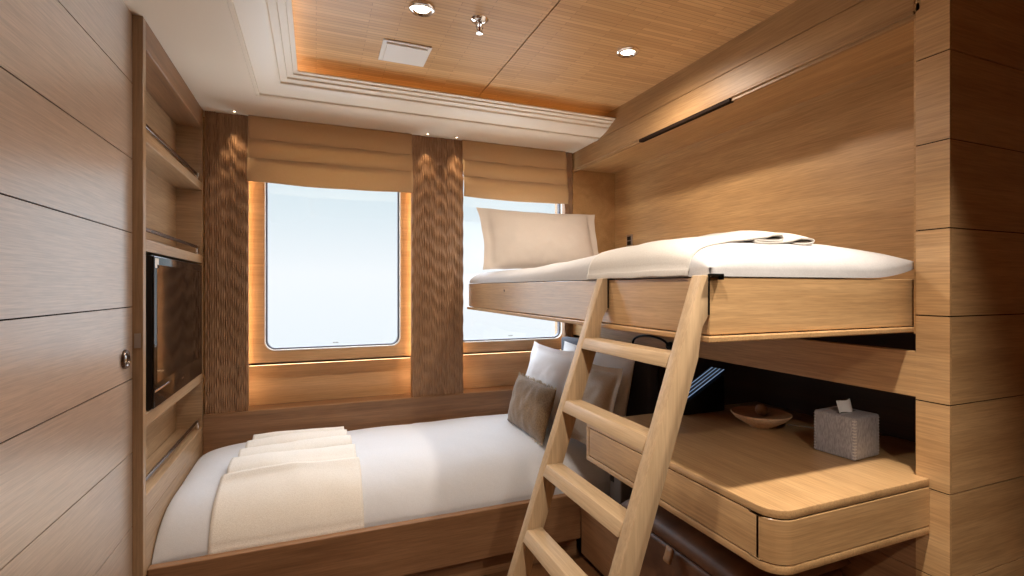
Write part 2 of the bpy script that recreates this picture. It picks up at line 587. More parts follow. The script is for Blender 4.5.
column('trim_3', XS + 0.005, -0.343, 0.62, ZS, 'carved ribbed wooden column left of the large window')
column('trim_4', 0.54, 0.861, 0.62, ZS, 'carved ribbed wooden column between the two windows')
column('trim_5', 1.583, 1.640, 0.62, ZS, 'narrow carved wooden column right of the second window')

# right-hand side: niche back, end wall, fascia, beam and lower wall
mb = MB()
mb.box(XN, XN + 0.03, 0.9, 3.05, 1.165, 2.14)
mb.box(XF, XN, 3.0, 3.03, 1.165, 2.14)
mb.box(XF, XN + 0.03, 0.9, 3.03, 2.118, 2.14)
mb.box(XF + 0.005, XN, 0.912, 0.918, 1.165, 2.118)
struct(mb.build('wall_right', M['nicheY']), 'warm oak lining of the recess behind the upper bunk', 'wall')
mb = MB()
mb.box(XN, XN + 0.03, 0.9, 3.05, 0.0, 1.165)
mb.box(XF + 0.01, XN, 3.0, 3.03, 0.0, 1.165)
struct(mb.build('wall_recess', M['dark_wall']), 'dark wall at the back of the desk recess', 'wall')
mb = MB()
mb.box(XF, XF + 0.02, YT1, 3.2, 2.233, 2.42)
mb.box(XF - 0.001, XF + 0.02, YT1 + 0.004, 3.2, 2.124, 2.229, 0.002)
mb.box(XF - 0.004, XF + 0.02, YT1 + 0.004, 3.2, 2.112, 2.1235, 0.003)
mb.box(XF + 0.004, XF + 0.018, YT1, 3.2, 2.10, 2.24)
fa = struct(mb.build('trim_6', M['fascia']), 'oak fascia over the bunk recess with a dark slot along its lower edge', 'fascia')
mb = MB()
mb.box(XF - 0.0055, XF + 0.02, 1.61, 2.245, 2.098, 2.113)
mb.build('slot', M['groove'], fa)
mb = MB()
mb.box(XF, XF + 0.03, YT1, 3.0, 0.978, 1.112, 0.002)
mb.build('beam', M['oakY'])
bm_ = bpy.data.objects['beam']; bm_.name = 'trim_7'
struct(bm_, 'oak beam along the wall under the upper bunk', 'beam')
mb = MB()
mb.box(XF, XF + 0.03, YT1, 3.0, 0.472, 0.60)
mb.box(XF, XF + 0.03, YT1, 3.0, 0.22, 0.468)
mb.box(XF, XF + 0.03, YT1, 3.0, 0.0, 0.216)
mb.box(XF + 0.003, XF + 0.025, YT1, 3.0, 0.0, 0.6)
struct(mb.build('wall_lower', M['brownY']), 'oak wall panels under the desk', 'wall')

# end partition: stacked boards with fine grooves
mb = MB()
zl = [0.0, 0.22, 0.47, 0.72, 0.97, 1.22, 1.469, 1.719, 1.969, 2.22, 2.42]
for a, b2 in zip(zl, zl[1:]):
    mb.box(XF + 0.010, 2.84, YT0, YT1, a + 0.0018, b2 - 0.0018)
pt = struct(mb.build('wall_partition', M['oakX']), 'oak partition of wide boards at the foot of the bunk', 'wall')
mb = MB()
for a, b2 in zip(zl, zl[1:]):
    mb.box(XF, XF + 0.0099, YT0, YT1, a + 0.0018, b2 - 0.0018)
mb.build('edge_boards', M['oakY'], pt)
MB().box(XF + 0.004, 2.84, YT0 + 0.004, YT1 - 0.004, 0, 2.42).build('groove_backing', M['groove'], pt)

# ------------------------------------------------------------------ sliding door and shelf wall on the left
door = bpy.data.objects.new('door_1', None); col.objects.link(door); door.location = (XD, 1.0, 0); door['_base'] = (XD, 1.0, 0)
struct(door, 'pale oak sliding door of wide horizontal boards with a round pull', 'door')
mb = MB()
zl = [0.0, 0.24, 0.49, 0.742, 0.992, 1.236, 1.487, 1.738, 1.995, 2.23]
for a, b2 in zip(zl, zl[1:]):
    mb.box(XD - 0.03, XD, -1.5, 2.028, a + 0.0018, b2 - 0.0018)
mb.build('panel', M['door'], door)
MB().box(XD - 0.028, XD - 0.004, -1.5, 2.026, 0.0, 2.23).build('groove_backing', M['groove'], door)
# flush pull
R = Matrix.Rotation(PI / 2, 4, 'Y')
mb = MB()
mb.lathe([(0.020, -0.006), (0.020, 0.004), (0.023, 0.007), (0.029, 0.007), (0.032, 0.003), (0.032, -0.003), (0.0, -0.006)], (XD + 0.001, 1.955, 1.068), 32, R)
hd = mb.build('handle', M['bronze'], door, smooth=40)
tag(hd, 'round bronze flush pull')
mb = MB()
mb.lathe([(0.0, 0.004), (0.010, 0.003), (0.014, -0.002), (0.019, -0.004)], (XD + 0.002, 1.955, 1.068), 24, R)
mb.build('inner_cup', M['chrome'], hd, smooth=40)

su = thing('shelf_unit', (XS, 2.06, 0.3), 'tall built-in oak shelf unit with guard rails beside the sliding door', 'shelf unit')
mb = MB()
mb.box(XD - 0.03, XS, 2.030, 2.060, 0.0, ZS, 0.0015, 1)
po = mb.build('post', M['shelfZ'], su)
MB().box(XD + 0.005, XS - 0.006, 2.0282, 2.0302, 1.095, 1.145, 0.0005, 1).build('latch_plate', M['steel'], po)
XBK = -0.664
mb = MB(); mb.box(XBK - 0.02, XBK, 2.06, 2.985, 0.3, ZS); mb.build('back_panel', M['shelfY'], su)
mb = MB(); mb.box(XBK, XS + 0.0, 2.965, 2.995, 0.3, ZS); mb.build('end_panel', M['shelfX'], su)
mb = MB(); mb.box(XBK, XS, 2.06, 2.965, 2.13, ZS, 0.002, 1); mb.build('top_board', M['brownY'], su)
for nm, z0, z1, zr in (('shelf', 1.806, 1.846, 1.876), ('shelf', 1.428, 1.470, 1.508), ('shelf', 0.814, 0.863, None), ('shelf', 0.50, 0.578, 0.622)):
    mb = MB(); mb.box(XBK, XS, 2.06, 2.965, z0, z1, 0.003, 2)
    sh = mb.build(nm, M['shelfY'], su)
    if zr:
        mb = MB()
        mb.box(XS - 0.016, XS - 0.008, 2.062, 2.93, zr - 0.007, zr + 0.007, 0.002, 1)
        rl = mb.build('guard_rail', M['bronze'], sh)
        mb = MB()
        mb.box(XS - 0.020, XS - 0.004, 2.91, 2.930, z1, zr + 0.010, 0.003, 2)
        mb.build('rail_bracket', M['chrome'], sh, smooth=30)
mb = MB(); mb.box(XS - 0.03, XS, 2.06, 2.965, 0.3, 0.50); mb.build('lower_panel', M['shelfY'], su)

tv = thing('television', (-0.575, 2.53, 0.863), 'flat black television standing on the left wall shelf', 'television')
mb = MB()
mb.box(-0.612, -0.543, 2.10, 2.90, 0.8652, 1.418, 0.006, 2)
mb.build('casing', M['black_plastic'], tv, smooth=40)
mb = MB()
mb.box(-0.545, -0.537, 2.103, 2.897, 0.868, 1.415, 0.003, 2)
mb.build('bezel', M['tv_bezel'], tv, smooth=40)
MB().box(-0.538, -0.5362, 2.135, 2.868, 0.955, 1.385, 0.0005, 1).build('screen', M['tv_screen'], tv)
mb = MB()
for k, (a, b2) in enumerate(((0, 0.008), (0.010, 0.019), (0.021, 0.028), (0.030, 0.038))):
    mb.box(-0.5372, -0.536, 2.485 + a, 2.485 + b2, 0.908, 0.917)
mb.build('badge', M['chrome'], tv)
MB().box(-0.5372, -0.5362, 2.112, 2.155, 1.372, 1.408).build('sticker', M['white_plastic'], tv)
MB().box(-0.5375, -0.5355, 2.108, 2.30, 0.925, 0.931).build('trim_line', M['chrome'], tv)

# ------------------------------------------------------------------ roman blinds
def blind(x0, x1, loc, label):
    root = thing('roman_blind', loc, label, 'blind', 'raised roman blinds')
    tiers = [(2.229, 2.080, 0.0), (2.105, 1.975, 0.014), (2.000, 1.868, 0.028)]
    sd = x0 * 7
    for k, (zt, zb, off) in enumerate(tiers):
        mb = MB()
        def fn(u, v):
            x = x0 + (x1 - x0) * u
            z = zt + (zb - zt) * v
            bulge = math.sin(PI * min(1, v * 0.98)) * 0.010 + v * 0.012
            wv = 0.003 * nz(x * 9 + sd, z * 7, k) * (0.3 + v)
            sag = -0.010 * math.sin(PI * u) * v + 0.003 * nz(x * 5 + sd, k * 3.0)*v
            return (x, 2.985 - off - bulge - wv, z + sag)
        mb.grid(fn, 60, 12)
        o = mb.build('fold', M['shade'], root, smooth=60)
        s = o.modifiers.new('thick', 'SOLIDIFY'); s.thickness = 0.003
    return root
blind(-0.340, 0.536, (0.1, 2.985, ZS), 'beige roman blind pulled up over the large left window')
blind(0.850, 1.580, (1.22, 2.985, ZS), 'beige roman blind pulled up over the window behind the bunk pillow')

# ------------------------------------------------------------------ lower bed
bed = thing('lower_bed', (0.3, 2.07, 0), 'brown oak frame of the lower bed under the windows', 'bed')
mb = MB(); mb.box(XS, 1.18, 2.07, 2.105, 0.10, 0.315, 0.004, 2); mb.build('front_rail', M['brownX'], bed)
mb = MB(); mb.box(XS, 1.62, YB - 0.02, YB + 0.13, 0.10, 0.636, 0.003, 2); mb.build('back_board', M['brownX'], bed)
mb = MB(); mb.box(XS, 1.18, 2.115, 2.135, 0.0, 0.12); mb.build('plinth', M['brownX'], bed)
mb = MB(); mb.box(XS, 1.60, 2.106, YB - 0.025, 0.16, 0.22); mb.build('platform', M['brownX'], bed)

base = thing('low_cabinet', (1.4, 1.9, 0), 'low dark oak cabinet at the right end of the lower bed', 'cabinet')
mb = MB(); mb.box(1.18, 1.20, 1.735, 2.068, 0.03, 0.262, 0.003, 2); mb.build('front_panel', M['brownY'], base)
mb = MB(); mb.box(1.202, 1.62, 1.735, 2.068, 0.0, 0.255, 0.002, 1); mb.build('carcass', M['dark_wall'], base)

# duvet of the lower bed: puffed slab with rolled edges
DX0, DX1, DY0, DY1 = -0.548, 1.53, 2.114, 2.974
def lower_top(x, y):
    u = (x - (DX0 + DX1) / 2) / ((DX1 - DX0) / 2); v = (y - (DY0 + DY1) / 2) / ((DY1 - DY0) / 2)
    u = max(-1, min(1, u)); v = max(-1, min(1, v))
    fu = 0.70 + 0.30 * (1 - abs(u) ** 7) ** 0.5
    if u > 0: fu = (1 - abs(u) ** 26) ** 0.45
    if v < 0: fv = 0.25 + 0.75 * (1 - abs(v) ** 3.4) ** 0.72
    else: fv = 0.75 + 0.25 * (1 - abs(v) ** 9) ** 0.5
    h = 0.245 * fu * fv
    w = 0.006 * nz(x * 3.1, y * 3.7, 1.0) + 0.003 * nz(x * 8, y * 9, 4.0)
    # the top sheet ends in a soft line across the bed
    w += 0.004 * (1 / (1 + math.exp(-(x - 0.56 - 0.03 * math.sin(y * 6)) * 220)))
    return 0.262 + h + w * min(1, h * 12)
def smooth_param(t):
    return math.sin((t - 0.5) * PI)
dv = MB()
NX, NY = 120, 64
def fn(a, b2):
    x = (DX0 + DX1) / 2 + (DX1 - DX0) / 2 * smooth_param(a)
    y = (DY0 + DY1) / 2 + (DY1 - DY0) / 2 * smooth_param(b2)
    return (x, y, lower_top(x, y))
V = dv.grid(fn, NX, NY)
def fnb(a, b2):
    x = (DX0 + DX1) / 2 + (DX1 - DX0) / 2 * smooth_param(a)
    y = (DY0 + DY1) / 2 + (DY1 - DY0) / 2 * smooth_param(b2)
    return (x, y, 0.225 if 0 < a < 1 and 0 < b2 < 1 else lower_top(x, y))
dv.grid(lambda a, b2: fnb(1 - a, b2), NX, NY)
tag(dv.build('duvet', M['linen_white'], loc=(0.5, 2.54, 0.22), smooth=70, weld=True), 'white duvet covering the lower bed', 'duvet')

# throw blanket: draped over the front, folded back on itself at the rear
def throw_mesh(top_fn, start, path, across0, across1, across_axis, stagger):
    """path: (distance from the front edge, height over the duvet); top_fn(across, along)->z"""
    mb = MB()
    # resample smoothly with Catmull-Rom
    P = [Vector((p[0], p[1], 0)) for p in path]
    pts = []
    for i in range(len(P) - 1):
        p0 = P[max(i - 1, 0)]; p1 = P[i]; p2 = P[i + 1]; p3 = P[min(i + 2, len(P) - 1)]
        n = max(3, int((p2 - p1).length / 0.018))
        for k in range(n):
            t = k / n
            pts.append(0.5 * ((2 * p1) + (p2 - p0) * t + (2 * p0 - 5 * p1 + 4 * p2 - p3) * t * t + (3 * p1 - p0 - 3 * p2 + p3) * t ** 3))
    pts.append(P[-1])
    n = len(pts)
    nu = 40
    def fn(a, b2):
        j = min(int(round(b2 * (n - 1))), n - 1)
        d, h = pts[j].x, pts[j].y
        f = j / (n - 1)
        sg = stagger(f)
        s = across0 + sg + (across1 - across0 - sg * 1.6) * a
        s += 0.004 * nz(d * 6, f * 3, 8.0) * (1 if a in (0, 1) else 0)
        along = start + d + 0.006 * nz(s * 5, f * 9, 2.0) * min(1, d * 5)
        x, y = (s, along) if across_axis == 'x' else (along, s)
        z = top_fn(x, y) + h + 0.0025 * nz(x * 11, y * 11, f * 5) + 0.004 * math.sin(s * 9 + f * 11) * (1 if h > 0.02 else 0)
        return (x, y, z)
    mb.grid(fn, nu, n - 1)
    return mb

path_low = [(0.0, -0.075), (0.0, -0.03), (0.001, -0.004), (0.008, 0.007), (0.02, 0.008), (0.05, 0.008), (0.15, 0.008), (0.22, 0.010), (0.262, 0.024), (0.27, 0.013),
            (0.30, 0.022), (0.36, 0.032), (0.42, 0.030), (0.435, 0.014), (0.46, 0.026), (0.50, 0.036), (0.545, 0.034), (0.56, 0.016),
            (0.58, 0.028), (0.625, 0.038), (0.67, 0.034), (0.685, 0.016), (0.705, 0.030), (0.75, 0.036), (0.79, 0.024), (0.80, 0.010)]
def stag(f):
    return 0.018 * sum(1 / (1 + math.exp(-(f - q) * 160)) for q in (0.34, 0.52, 0.66, 0.82))
tm = throw_mesh(lower_top, DY0 - 0.005, path_low, -0.372, 0.185, 'x', stag)
o = tm.build('throw_blanket', M['throw_beige'], loc=(-0.1, 2.5, 0.5), smooth=70)
s = o.modifiers.new('thick', 'SOLIDIFY'); s.thickness = 0.006; s.offset = 0
tag(o, 'beige woven throw folded across the foot of the lower bed', 'throw')

# ------------------------------------------------------------------ pillows
def pillow_mesh(w, h, t, flange=0.0, seed=0.0, zfl=1.0, nu=44, nv=36, pinch=0.07, wr=0.006, sag=0.0):
    """stands in the XZ plane of its own frame: width x, height z, thickness y"""
    mb = MB()
    def outline(a, b2):
        x = w / 2 * a * (1 - pinch * (1 - b2 * b2) * abs(a) ** 3)
        z = h / 2 * b2 * (1 - pinch * (1 - a * a) * abs(b2) ** 3)
        return x, z
    def side(sgn):
        def fn(p, q):
            a = math.sin((p - 0.5) * PI) if not flange else 2 * p - 1
            b2 = math.sin((q - 0.5) * PI) if not flange else 2 * q - 1
            x, z = outline(a, b2)
            fa, fb = (a, b2)
            if flange:
                fx = flange / (w / 2); fz = zfl * flange / (h / 2)
                fa = max(-1, min(1, a / (1 - fx))); fb = max(-1, min(1, b2 / (1 - fz)))
            f = max(0.0, (1 - abs(fa) ** 2.6)) ** 0.62 * max(0.0, (1 - abs(fb) ** 2.6)) ** 0.62
            y = sgn * t / 2 * f
            edge = 1 if (p in (0, 1) or q in (0, 1)) else 0
            wv = wr * (nz(x * 9 + seed, z * 9, seed) + 0.5 * nz(x * 22, z * 22 + seed, sgn)) * (0.4 + f)
            y += wv if not edge else wr * 1.6 * nz(x * 9 + seed, z * 9, 2.0)
            if flange and f < 0.02:
                y = wr * 2.2 * nz(x * 11 + seed, z * 11, 2.0) + sgn * 0.0015 * (0 if edge else 1)
            z2 = z - sag * (1 - a * a) * (b2 > 0) * b2
            return Vector((x, y, z2))
        return fn
    mb.grid(side(1), nu, nv)
    f2 = side(-1)
    mb.grid(lambda p, q: f2(1 - p, q), nu, nv)
    return mb

def place(mb, loc, rz, lean, roll=0.0):
    """rz turns about the vertical, lean tips the top away along local +y"""
    m = Matrix.Translation(Vector(loc)) @ Matrix.Rotation(rz, 4, 'Z') @ Matrix.Rotation(-lean, 4, 'X') @ Matrix.Rotation(roll, 4, 'Y')
    bmesh.ops.transform(mb.bm, matrix=m, verts=mb.bm.verts)
    return m

# rz=-90deg: width runs along -y, front faces -x
mb = pillow_mesh(0.76, 0.46, 0.15, 0.0, 1.3)
place(mb, (1.435, 2.42, 0.735), -PI / 2, 0.18)
pb = tag(mb.build('pillow', M['pillow_white'], loc=(1.42, 2.42, 0.51), smooth=80, weld=True), 'white pillow at the back against the dark headboard', 'pillow')
mb = pillow_mesh(0.58, 0.46, 0.15, 0.045, 4.1)
place(mb, (1.250, 2.612, 0.735), -PI / 2, 0.24)
pa = mb.build('pillow', M['pillow_white'], loc=(1.26, 2.60, 0.51), smooth=80, weld=True)
tag(pa, 'white pillow with a creased rim standing behind the small brown cushion', 'pillow')
mb = pillow_mesh(0.40, 0.42, 0.12, 0.04, 7.7)
place(mb, (1.270, 2.125, 0.722), -PI / 2 + 0.05, 0.20)
tp = mb.build('pillow', M['taupe'], loc=(1.28, 2.17, 0.51), smooth=80, weld=True)
tag(tp, 'shiny taupe pillow behind the ladder and over the desk edge', 'pillow')

# dark tassels at the lower right of the back pillow, seen over the far end of the desk
mb = MB()
for k in range(14):
    yy = 2.045 + k * 0.009
    mb.tube([(1.355, yy, 0.775), (1.345, yy + random.uniform(-.004, .004), 0.75), (1.342, yy + random.uniform(-.006, .006), 0.722)], [0.002, 0.0022, 0.001], 5)
tag(mb.build('fringe', M['black_plastic'], pb, smooth=60), None, None, None, 'stuff')

cu = thing('cushion', (1.1, 2.5, 0.5), 'small moss brown cushion with fringed edges lying foremost on the lower bed', 'cushion')
mb = pillow_mesh(0.50, 0.285, 0.11, 0.0, 2.2, pinch=0.04, wr=0.008)
mt = place(mb, (1.100, 2.50, 0.644), -PI / 2, 0.26)
mb.build('cover', M['moss'], cu, smooth=80, weld=True)
mb = MB()
random.seed(11)
for zz, sg in ((0.140, 1), (-0.140, -1)):
    for k in range(46):
        xx = -0.245 + 0.49 * k / 45
        p0 = mt @ Vector((xx, 0, zz * 0.985)); 
        p1 = mt @ Vector((xx + random.uniform(-0.006, 0.006), random.uniform(-0.008, 0.008), zz + sg * random.uniform(0.008, 0.018)))
        mb.tube([p0, (p0 + p1) / 2, p1], [0.0022, 0.0025, 0.001], 5)
f = mb.build('fringe', M['fringe'], cu, smooth=60)
tag(f, None, None, None, 'stuff')

# headboard
hb = thing('headboard', (1.58, 2.5, 0.3), 'slate padded headboard at the window end of the lower bed', 'headboard')
mb = MB()
mb.box(1.535, 1.60, 2.02, 2.975, 0.30, 0.972, 0.02, 4)
mb.build('padding', M['grey_fabric'], hb, smooth=50)
mb = MB(); mb.box(1.601, 1.64, 2.02, 2.975, 0.26, 0.966); mb.build('backing', M['dark_wall'], hb)

# ------------------------------------------------------------------ upper bunk
bk = thing('bunk_bed', (1.3, 1.9, 1.19), 'upper bunk of pale oak folded down from the wall', 'bunk')
BX, BY0, BY1 = 0.885, 0.930, 2.955
ZB0, ZB1 = 1.186, 1.326
mb = MB(); mb.box(BX, BX + 0.025, BY0 + 0.0255, BY1, ZB0, ZB1, 0.002, 2); mb.build('front_rail', M['lacquer'], bk)
mb = MB(); mb.box(BX, 1.982, BY0, BY0 + 0.025, ZB0, ZB1, 0.002, 2); mb.build('end_rail', M['oakX'], bk)
mb = MB(); mb.box(BX + 0.0255, 1.982, BY1 - 0.025, BY1, ZB0, ZB1, 0.002, 2); mb.build('end_rail', M['oakX'], bk)
mb = MB(); mb.box(BX - 0.012, 1.982, BY0 - 0.012, BY1, 1.168, 1.183, 0.003, 2); mb.build('base_board', M['oakY'], bk)
mb = MB(); mb.box(BX + 0.026, 1.982, BY0 + 0.026, BY1 - 0.026, 1.184, 1.285); mb.build('platform', M['brownY'], bk)
mb = MB(); mb.lathe([(0.0, 0.002), (0.006, 0.001), (0.006, -0.004)], (BX - 0.0005, 2.33, 1.287), 14, Matrix.Rotation(-PI / 2, 4, 'Y')); mb.build('lock_hole', M['black_metal'], bk)

UX0, UX1, UY0, UY1 = 0.884, 1.685, 0.928, 2.945
def uprof(x, y):
    u = (x - (UX0 + UX1) / 2) / ((UX1 - UX0) / 2); v = (y - (UY0 + UY1) / 2) / ((UY1 - UY0) / 2)
    u = max(-1, min(1, u)); v = max(-1, min(1, v))
    pu = 3.0
    fu = 0.36 + 0.64 * max(0, 1 - abs(u) ** 7.0) ** 0.5 if u < 0 else 0.12 + 0.88 * max(0, 1 - abs(u) ** 3.2) ** 0.6
    fv = max(0, 1 - abs(v) ** (9 if v < 0 else 40)) ** 0.5
    gu = (fu - 0.36) / 0.64 if u < 0 else (fu - 0.12) / 0.88
    fl = 0.14
    return u, v, fl + (1 - fl) * max(0, gu) * fv
def lift_end(u, y):
    return 0.032 * (max(0, u - 0.45) / 0.55) ** 2 * max(0.0, min(1, (1.5 - y) / 0.5))
def upper_top(x, y):
    u, v, f = uprof(x, y)
    far = max(0, (y - 1.15) / 1.0)
    w = 0.005 * nz(x * 4.1, y * 3.7, 11.0) + 0.003 * nz(x * 10, y * 9, 14.0) + 0.006 * nz(x * 16, y * 5, 24.0) * max(0, -v - 0.6)
    return 1.330 + lift_end(u, y) + (0.122 - 0.050 * min(1, far)) * f + w * f
def upper_bot(x, y):
    u, v, f = uprof(x, y)
    return 1.3285 + lift_end(u, y)
dv = MB()
def fnt(a, b2):
    x = (UX0 + UX1) / 2 + (UX1 - UX0) / 2 * smooth_param(a)
    y = (UY0 + UY1) / 2 + (UY1 - UY0) / 2 * smooth_param(b2)
    e = a in (0, 1) or b2 in (0, 1)
    # pull the outline in at the corners, and let the hem wander
    u = 2 * a - 1; v = 2 * b2 - 1
    r = max(0, abs(u) - 0.8) / 0.2 * max(0, abs(v) - 0.9) / 0.1
    xx = x - math.copysign(0.012 * r * r, u) + 0.006 * nz(x * 3, y * 9, 3.0) * (abs(v) > .96)
    yy = y - math.copysign(0.012 * r * r, v)
    return (xx, yy, upper_top(x, y))
def fnu(a, b2):
    p = fnt(a, b2)
    if a in (0, 1) or b2 in (0, 1):
        return p
    return (p[0], p[1], upper_bot(p[0], p[1]))
dv.grid(fnt, 90, 140)
dv.grid(lambda a, b2: fnu(1 - a, b2), 90, 140)
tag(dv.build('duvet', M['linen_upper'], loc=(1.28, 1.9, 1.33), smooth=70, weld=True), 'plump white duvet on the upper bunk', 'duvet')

path_up = [(0.0, -0.016), (0.0, -0.008), (0.002, 0.001), (0.008, 0.004), (0.02, 0.004), (0.06, 0.004), (0.12, 0.004), (0.18, 0.006), (0.24, 0.014), (0.29, 0.022), (0.325, 0.023), (0.337, 0.017), (0.325, 0.011),
           (0.29, 0.011), (0.245, 0.009), (0.235, 0.006), (0.25, 0.004), (0.31, 0.004), (0.36, 0.008), (0.41, 0.020), (0.44, 0.023), (0.458, 0.017), (0.445, 0.009), (0.41, 0.005), (0.38, 0.003)]
tm = throw_mesh(upper_top, UX0 - 0.004, path_up, 1.00, 1.50, 'y', lambda f: 0.0)
o = tm.build('throw_blanket', M['throw_cream'], loc=(1.2, 1.25, 1.43), smooth=70)
s = o.modifiers.new('thick', 'SOLIDIFY'); s.thickness = 0.005; s.offset = 0
tag(o, 'cream throw folded in loops across the upper bunk', 'throw')

mb = pillow_mesh(0.82, 0.40, 0.17, 0.055, 5.5, 0.12, 60, 48, pinch=0.06, wr=0.005)
place(mb, (1.300, 2.755, 1.595), 0.0, 0.32, 0.0)
tag(mb.build('pillow', M['linen_warm'], loc=(1.3, 2.72, 1.41), smooth=80, weld=True), 'large cream pillow standing at the window end of the upper bunk', 'pillow')

sw = thing('switch_plate', (XN, 2.82, 1.55), 'small steel switch plate with black keys above the upper bunk', 'switch')
MB().box(XN - 0.006, XN - 0.0005, 2.787, 2.853, 1.545, 1.665, 0.002, 2).build('plate', M['steel'], sw)
for k in range(3):
    MB().box(XN - 0.009, XN - 0.006, 2.80, 2.84, 1.560 + k * 0.033, 1.585 + k * 0.033, 0.002, 2).build('key', M['black_plastic'], sw)

# ------------------------------------------------------------------ ladder
ld = thing('ladder', (0.45, 1.17, 0), 'pale oak ladder leaning on the rail of the upper bunk', 'ladder')
def xf(z): return 0.6584 + 0.351 * (z - 0.746)
prof = [(xf(0), 0.0), (xf(0) + 0.058, 0.0), (xf(1.13) + 0.058, 1.13), (0.858, 1.178), (0.864, 1.205), (0.8835, 1.235), (0.8835, 1.331), (xf(1.331) - 0.002, 1.331)]
for y0 in (0.930, 1.372):
    mb = MB().prism(prof, 'y', y0, y0 + 0.035, 0.0022, 2)
    mb.build('stile', M['ladderZ'], ld, smooth=30)
    mb = MB()
    mb.box(0.8800, 0.8846, y0 - 0.0016, y0 + 0.001, 1.235, 1.334, 0.0003, 1)
    mb.box(0.8800, 0.912, y0 - 0.017, y0 - 0.0016, 1.3285, 1.3345, 0.001, 1)
    mb.box(0.9105, 0.914, y0 - 0.017, y0 - 0.0016, 1.32, 1.3345, 0.0005, 1)
    mb.build('hook', M['black_metal'], ld)
for zt in (1.14, 0.947, 0.755, 0.565, 0.375, 0.185):
    x = xf(zt - 0.015)
    mb = MB()
    pr = [(x - 0.004 + 0.351 * -0.017, zt - 0.032), (x + 0.050, zt - 0.032), (x + 0.056, zt), (x + 0.004, zt)]
    mb.prism(pr, 'y', 0.9655, 1.3715, 0.002, 2)
    mb.build('rung', M['ladderY'], ld, smooth=30)

# ------------------------------------------------------------------ desk
dk = thing('desk', (1.5, 1.3, 0.59), 'floating oak desk with rounded corner under the upper bunk', 'desk')
KX, KY0, KY1 = 1.04, 0.874, 1.78
def desk_outline(inset=0.0, r=0.06):
    x0, y0, y1 = KX + inset, KY0 + inset, KY1 - inset
    pts = [(XF - 0.002, y0)]
    rr = r - inset
    for k in range(11):
        a = math.radians(270 - 90 * k / 10)
        pts.append((x0 + rr + rr * math.cos(a), y0 + rr + rr * math.sin(a)))
    pts += [(x0, y1), (XN - 0.002, y1), (XN - 0.002, YT1 + 0.001 + 0.008), (XF - 0.002, YT1 + 0.001 + 0.008)]
    return pts
def slab(z0, z1, inset=0.0, bev=0.0):
    mb = MB(); mb.prism(desk_outline(inset), 'z', z0, z1, bev, 2)
    return mb
slab(0.728, 0.750, 0.0, 0.003).build('top', M['oakY'], dk, smooth=35)
slab(0.590, 0.611, 0.0, 0.002).build('bottom_board', M['oakY'], dk, smooth=35)
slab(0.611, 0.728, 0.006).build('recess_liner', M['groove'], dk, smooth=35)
# rounded end panel
mb = MB()
pts = desk_outline(0.0)[:12]
out = pts + [(KX, 0.923)]
inn = [(KX + 0.015, 0.923)] + [(p[0] + (0.015 if p[0] < 1.2 else 0), max(p[1], KY0 + 0.015)) for p in pts[::-1]]
mb.prism(out + inn, 'z', 0.6145, 0.7245, 0.001, 1)
mb.build('end_panel', M['oakH'], dk, smooth=35)
mb = MB(); mb.box(KX, KX + 0.018, 0.9248, 1.757, 0.6145, 0.7245, 0.0015, 2); mb.build('drawer', M['oakY'], dk)
mb = MB(); mb.box(KX, KX + 0.018, 1.760, KY1, 0.611, 0.728, 0.0015, 2); mb.box(KX + 0.018, 1.63, KY1 - 0.016, KY1, 0.611, 0.728); mb.build('side_panel', M['oakY'], dk)

# tissue box
tb = thing('tissue_box', (1.65, 1.12, 0.75), 'square grey tissue box with white stitched edges on the desk', 'tissue box')
def Tb(dx, dy, z):
    c, s2 = math.cos(0.07), math.sin(0.07)
    return (1.646 + dx * c - dy * s2, 1.114 + dx * s2 + dy * c, z)
mb = MB()
tmp = MB(); tmp.box(-0.068, 0.068, -0.065, 0.068, 0.0005, 0.137, 0.007, 3)
tmp.bm.transform(Matrix.Translation((1.646, 1.114, 0.75)) @ Matrix.Rotation(0.07, 4, 'Z'))
tmp.build('cover', M['hide'], tb, smooth=40)
mb = MB()
for sx in (-1, 1):
    for sy in (-1, 1):
        mb = MB()
        for k in range(13):
            z = 0.758 + k * 0.0098
            p = Vector(Tb(sx * 0.0665, sy * 0.0655 + 0.0015, z))
            q = Vector(Tb(sx * 0.0595, sy * 0.0667 + 0.0015, z + 0.001)); r_ = Vector(Tb(sx * 0.0682, sy * 0.0585 + 0.0015, z + 0.001))
            mb.tube([q, p, r_], 0.0013, 6)
        tag(mb.build('stitching', M['stitch'], tb, smooth=60), 'white edge stitching')
mb = MB()
def tis(u, v):
    x = -0.030 + 0.076 * u; 
    y = 0.006 * math.sin(u * 7) * (1 - v * 0.5) + 0.012 * v - 0.004
    z = 0.884 + 0.042 * v - 0.003 * math.sin(u * PI) * v
    return Tb(x - 0.01, y, z)
mb.grid(tis, 16, 8)
o = mb.build('tissue', M['tissue'], tb, smooth=60)
o.modifiers.new('thick', 'SOLIDIFY').thickness = 0.002
tmp = MB(); tmp.box(-0.045, 0.042, -0.006, 0.006, 0.1368, 0.1374)
tmp.bm.transform(Matrix.Translation((1.646, 1.114, 0.75)) @ Matrix.Rotation(0.07, 4, 'Z'))
tmp.build('slot', M['black_plastic'], tb)

